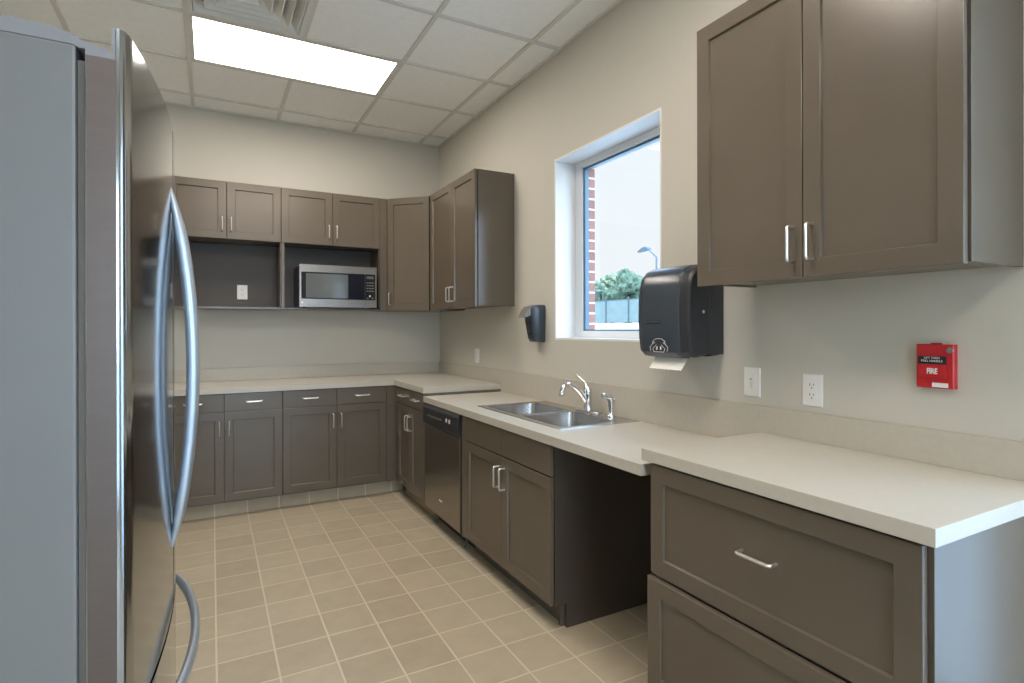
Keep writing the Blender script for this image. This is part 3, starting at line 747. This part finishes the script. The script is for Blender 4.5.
# ================================================================== SOAP DISPENSER
t = thing('soap_dispenser', 'small dark push soap dispenser on the wall left of the window', 'dispenser', (XW, 3.070, 1.235))
bm = bmesh.new()
secs = [(0.0, 0.060, 0.012, 0.102), (0.006, 0.074, 0.006, 0.108), (0.05, 0.086, 0.004, 0.112), (0.11, 0.097, 0.002, 0.115), (0.17, 0.106, 0.0, 0.118), (0.215, 0.108, 0.0, 0.118), (0.232, 0.100, 0.004, 0.114), (0.242, 0.075, 0.012, 0.104)]
rings = []
for z, d, y0, y1 in secs:
    r = min(0.030, d*0.45); pts = []
    pts.append((-0.0005, y0, z)); 
    for k in range(7):
        a = k/6*PI/2; pts.append((-(d-r+r*math.sin(a)), y0+r-r*math.cos(a), z))
    for k in range(7):
        a = k/6*PI/2; pts.append((-(d-r+r*math.cos(a)), y1-r+r*math.sin(a), z))
    pts.append((-0.0005, y1, z)); rings.append(pts)
loft(bm, rings); link('body', bm, M['disp'], t, True)
bm = bmesh.new()
prism(bm, [(-0.088, 0.236), (-0.106, 0.231), (-0.128, 0.207), (-0.150, 0.162), (-0.136, 0.160), (-0.112, 0.174), (-0.088, 0.178)], 0.016, 0.102, 'y', 0.003)
link('push_cover', bm, M['gasket'], t)
link('front_lens', prism(bmesh.new(), [(-0.0795, 0.022), (-0.1015, 0.150), (-0.106, 0.150), (-0.0835, 0.022)], 0.030, 0.085, 'y', 0.001), M['blackglass'], t)

# ================================================================== REFRIGERATOR
t = thing('refrigerator', 'tall stainless steel french door refrigerator with curved handles in the left foreground', 'refrigerator', (-0.0145, 1.02, 0))
FW = 0.910
link('cabinet_body', B(-0.885, -0.176, 0, FW, 0.03, 1.740, bev=0.004), M['fridge_side'], t)
link('gasket', B(-0.1755, -0.1655, 0.012, FW-0.012, 0.09, 1.722), M['gasket'], t)
def fr_x(y): return -0.1150 + 0.0370*(1-((y-FW/2)/(FW/2))**2)
def skin(y0, y1, z0, z1, back=-0.165, n=26, cr0=True, cr1=True, inset=0.0):
    bm = bmesh.new(); pts = []; r = 0.012
    ys = [y0+(y1-y0)*k/n for k in range(n+1)]
    front = [(fr_x(y)-inset, y) for y in ys]
    def corner(yc, s):
        x = fr_x(yc)-inset; out = []
        for k in range(6):
            a = k/5*PI/2; out.append((x-r+r*math.sin(a), yc+s*(r-r*math.cos(a))))
        return out
    a = corner(y0, 1); b = corner(y1, -1)[::-1]
    front = a + [p for p in front if y0+r*1.01 < p[1] < y1-r*1.01] + b
    poly = [(back, y0)] + front + [(back, y1)]
    prism(bm, poly, z0, z1, 'z'); return bm
mid = FW/2
for side, (y0, y1) in enumerate(((0.0, mid-0.0030), (mid+0.0030, FW))):
    n = 26; r = 0.012; ysn = [y0+(y1-y0)*k/n for k in range(n+1)]
    def corner(yc, sg):
        x = fr_x(yc); return [(x-r+r*math.sin(k/6*PI/2), yc+sg*(r-r*math.cos(k/6*PI/2))) for k in range(7)]
    front = corner(y0, 1) + [(fr_x(y), y) for y in ysn if y0+r*1.05 < y < y1-r*1.05] + corner(y1, -1)[::-1]
    TK = 0.0125
    back = [(fr_x(y)-TK, y) for y in ysn[::-1]]
    bm = prism(bmesh.new(), front+back, 0.706, 1.776, 'z')
    poly = [(fr_x(y)-TK-0.0001, y) for y in ysn] + [(-0.165, y1), (-0.165, y0)]
    prism(bm, poly, 0.706, 1.727, 'z')
    d = link('door', bm, M['fridge'], t, True)
    yy = (y0-0.0006, y0+0.0) if side == 0 else (y1, y1+0.0006)
    link('edge_strip', B(-0.1635, fr_x(y0 if side == 0 else y1)-0.0125, yy[0], yy[1], 0.708, 1.7265), M['fridge_edge'], d)
    poly = [(fr_x(y)-TK-0.0006, y) for y in ysn] + [(-0.1645, y1), (-0.1645, y0)]
    link('top_cap', prism(bmesh.new(), poly, 1.7275, 1.7365, 'z'), M['fridge_cap'], d)
    poly = [(fr_x(y)-TK-0.0006, y) for y in ysn] + [(fr_x(y)-TK-0.0046, y) for y in ysn[::-1]]
    link('lip_backing', prism(bmesh.new(), poly, 1.7368, 1.775, 'z'), M['fridge_cap'], d)
    # bowed handle
    hy = mid-0.050 if side == 0 else mid+0.040
    hx = fr_x(hy); pts = []; rr1 = []; rr2 = []
    N = 28
    for k in range(N+1):
        q = k/N; z = 0.835+(1.636-0.835)*q; bow = (1-(2*q-1)**2)
        pts.append((hx-0.004+0.044*bow**0.92, hy, z)); e = min(1, 0.25+1.6*min(q, 1-q)*4)
        rr1.append(0.0125*min(1, e)); rr2.append(0.0175*min(1, 0.35+min(q, 1-q)*5))
    link('handle', tube(bmesh.new(), pts, rr1, 16, ry=rr2, up=(1, 0, 0)), M['handle'], d, True)
link('mullion', B(-0.150, -0.100, mid-0.0028, mid+0.0028, 0.71, 1.725), M['gasket'], t)
fz = link('freezer_drawer', skin(0, FW, 0.105, 0.696), M['fridge'], t, True)
link('edge_strip', B(-0.1635, fr_x(0)-0.0125, -0.0006, 0, 0.107, 0.694), M['fridge_edge'], fz)
pts = []; r1 = []; r2 = []
for k in range(31):
    q = k/30; y = 0.075+(FW-0.150)*q; bow = 1-(2*q-1)**2
    base_x = fr_x(y)
    pts.append((fr_x(0.075)-0.004+(0.072)*bow**0.85, y, 0.628)); r1.append(0.0155*min(1, 0.4+min(q, 1-q)*5)); r2.append(0.0095*min(1, 0.4+min(q, 1-q)*6))
link('handle', tube(bmesh.new(), pts, r1, 16, ry=r2, up=(0, 0, 1)), M['handle'], fz, True)
link('toe_grille', B(-0.20, -0.150, 0.01, FW-0.01, 0.012, 0.098), M['gasket'], t)
for xx, yy in ((-0.84, 0.05), (-0.84, FW-0.05), (-0.22, 0.05), (-0.22, FW-0.05)):
    link('foot', lathe(bmesh.new(), [(0.02, 0), (0.02, 0.012), (0.009, 0.014), (0.009, 0.03)], (xx, yy, 0), 14), M['black'], t)
prof = [(-0.70, 1.7405), (-0.70, 1.7615), (-0.225, 1.7625), (-0.205, 1.7615), (-0.190, 1.7585), (-0.176, 1.753), (-0.166, 1.7475), (-0.152, 1.744), (-0.138, 1.743), (-0.138, 1.7368), (-0.172, 1.7368), (-0.180, 1.7405)]
for y0, y1 in ((0.002, 0.10), (FW-0.10, FW-0.002)):
    hc = link('hinge_cover', prism(bmesh.new(), prof, y0, y1, 'y', 0.0), M['fridge_cap'], t)
    ym = (y0+y1)/2
    link('hinge_pin', lathe(bmesh.new(), [(0.007, 1.7362), (0.007, 1.752), (0.005, 1.756)], (-0.1525 if False else -0.1455, ym+ (0.0), 0), 16), M['white'], hc, True) if False else None

# ================================================================== OUTSIDE
bm = bmesh.new()
def gz(x):
    if x < 9: return -0.30
    if x < 30: return -0.25+2.02*((x-9)/21)
    return 1.77
xs = [-40, -10, 5, 9, 12, 16, 20, 25, 30, 45, 70, 110, 160]; ys = [-60, -20, 0, 20, 40, 70, 100, 150]
vv = [[bm.verts.new((x, y, gz(x))) for y in ys] for x in xs]
for i in range(len(xs)-1):
    for j in range(len(ys)-1): bm.faces.new((vv[i][j], vv[i+1][j], vv[i+1][j+1], vv[i][j+1]))
g = link('outside_ground', bm, M['asphalt']); g['kind'] = 'structure'
# fence
t = thing('fence', 'pale teal mesh fence beyond the car park, seen through the window', 'fence', (32, 25, 1.77))
link('mesh_panel', B(0, 0.03, 0, 32, 0.10, 2.15), M['fence'], t)
for k in range(11): link('post', lathe(bmesh.new(), [(0.05, 0), (0.05, 2.3), (0.02, 2.34)], (-0.055, 0.2+k*3.15, 0), 10), M['pole'], t)
link('top_rail', B(-0.004-0.03, -0.002, 0.3, 32, 2.12, 2.17), M['pole'], t)
# street lamp
lx, ly = 45, 48.3
t = thing('street_lamp', 'grey street lamp with one arm seen through the window', 'lamp post', (lx, ly, 1.77))
link('pole', tube(bmesh.new(), [(0, 0, 0), (0, 0, 7.7), (0, 0.06, 7.85), (0, 0.7, 8.35), (0, 1.35, 8.85)], [0.13, 0.10, 0.10, 0.09, 0.09], 10), M['pole'], t, True)
link('lamp_head', prism(bmesh.new(), [(1.15, 8.80), (2.2, 8.72), (3.0, 8.66), (2.9, 8.80), (2.2, 9.12), (1.7, 9.20), (1.25, 9.05)], -0.32, 0.32, 'x', 0.05), M['pole'], t)
def tree(label, x, y, h, r, m, seed):
    rnd = random.Random(seed)
    t = thing('tree', label, 'tree', (x, y, 1.77), 0, 'trees beyond the fence')
    link('trunk', tube(bmesh.new(), [(0, 0, 0), (0.1, 0.05, h*0.25), (0, 0.1, h*0.6)], [0.28, 0.22, 0.08], 8), M['bark'], t)
    bm = bmesh.new()
    for k in range(26):
        a = rnd.uniform(0, 2*PI); q = rnd.random()**0.5; zc = rnd.uniform(0.22, 0.92)
        rr = r*0.80*math.sin(PI*min(0.97, max(0.12, zc)))**0.5
        c = Vector((math.cos(a)*q*rr, math.sin(a)*q*rr, h*zc)); s = rnd.uniform(0.24, 0.40)*r
        ret = bmesh.ops.create_icosphere(bm, subdivisions=3, radius=s, matrix=Matrix.Translation(c))
        for v in ret['verts']:
            d = (v.co-c).normalized(); v.co += d*s*0.55*noise.noise(v.co*1.4+Vector((seed, 0, 0))) + d*s*0.25*noise.noise(v.co*4.0)
            v.co.z = max(v.co.z, 0.4)
    link('crown', bm, m, t)
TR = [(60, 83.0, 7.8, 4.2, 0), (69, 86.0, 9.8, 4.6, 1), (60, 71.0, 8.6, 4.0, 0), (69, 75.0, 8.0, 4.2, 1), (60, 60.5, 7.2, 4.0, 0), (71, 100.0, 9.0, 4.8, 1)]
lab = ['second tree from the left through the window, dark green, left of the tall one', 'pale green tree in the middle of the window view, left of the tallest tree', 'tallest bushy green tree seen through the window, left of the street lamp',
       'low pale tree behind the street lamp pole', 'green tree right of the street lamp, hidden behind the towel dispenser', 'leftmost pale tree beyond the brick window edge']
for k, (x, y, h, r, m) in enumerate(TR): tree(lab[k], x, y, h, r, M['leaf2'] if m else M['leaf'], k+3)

# ================================================================== WORLD
wd = bpy.data.worlds.new('sky'); bpy.context.scene.world = wd; wd.use_nodes = True
nt = wd.node_tree; bg = nt.nodes['Background']
tc = nt.nodes.new('ShaderNodeTexCoord'); sx = nt.nodes.new('ShaderNodeSeparateXYZ'); lk(nt, tc.outputs['Generated'], sx.inputs[0])
cr = nt.nodes.new('ShaderNodeValToRGB'); lk(nt, sx.outputs[2], cr.inputs[0])
e = cr.color_ramp.elements; e[0].position = 0.0; e[0].color = (0.80, 0.78, 0.80, 1); e[1].position = 0.95; e[1].color = (2.6, 4.2, 6.6, 1)
e2 = cr.color_ramp.elements.new(0.42); e2.color = (0.76, 0.80, 0.86, 1)
e3 = cr.color_ramp.elements.new(0.55); e3.color = (2.6, 3.8, 5.6, 1)
mr = nt.nodes.new('ShaderNodeMapRange'); mr.interpolation_type = 'SMOOTHSTEP'; mr.inputs['From Min'].default_value = 0.15; mr.inputs['From Max'].default_value = 0.9
ng = nt.nodes.new('ShaderNodeMath'); ng.operation = 'MULTIPLY'; ng.inputs[1].default_value = -1; lk(nt, sx.outputs[1], ng.inputs[0]); lk(nt, ng.outputs[0], mr.inputs['Value'])
mb = nt.nodes.new('ShaderNodeMix'); mb.data_type = 'RGBA'; mb.inputs[7].default_value = (4.7, 5.9, 7.5, 1)
lk(nt, mr.outputs[0], mb.inputs[0]); lk(nt, cr.outputs[0], mb.inputs[6]); lk(nt, mb.outputs[2], bg.inputs[0]); bg.inputs[1].default_value = 1.0

sun = bpy.data.lights.new('sun', 'SUN'); sun.energy = 3.6; sun.angle = 0.01; sun.color = (1.0, 0.97, 0.92)
so = bpy.data.objects.new('sun', sun); C.objects.link(so); so.location = (-10, 8, 20)
so.rotation_euler = Vector((0.62, -0.12, -0.78)).to_track_quat('-Z', 'Y').to_euler()
# ================================================================== CAMERA
yaw, f, cy, pitch, roll, h, cx = 0.4935, 555.79, 329.07, 0.0, 0.0024, 1.3204, -0.0152
cam = bpy.data.cameras.new('camera'); co = bpy.data.objects.new('camera', cam); C.objects.link(co)
cam.sensor_width = 36; cam.lens = f/1024*36; cam.shift_x = 0.0012; cam.shift_y = (cy-341.5)/1024; cam.clip_start = 0.02; cam.clip_end = 500
fwd = Vector((math.sin(yaw)*math.cos(pitch), math.cos(yaw)*math.cos(pitch), math.sin(pitch)))
right = Vector((math.cos(yaw), -math.sin(yaw), 0)); up = right.cross(fwd)
# roll: image x = cr*xc - sr*z
r2 = right*math.cos(roll) - up*math.sin(roll); u2 = right*math.sin(roll) + up*math.cos(roll)
mt = Matrix((( r2.x, u2.x, -fwd.x, cx), (r2.y, u2.y, -fwd.y, 0), (r2.z, u2.z, -fwd.z, h), (0, 0, 0, 1)))
co.matrix_world = mt
bpy.context.scene.camera = co
vs = bpy.context.scene.view_settings
vs.view_transform = 'Standard'; vs.look = 'None'; vs.exposure = 0.42; vs.gamma = 1.0; vs.use_curve_mapping = False
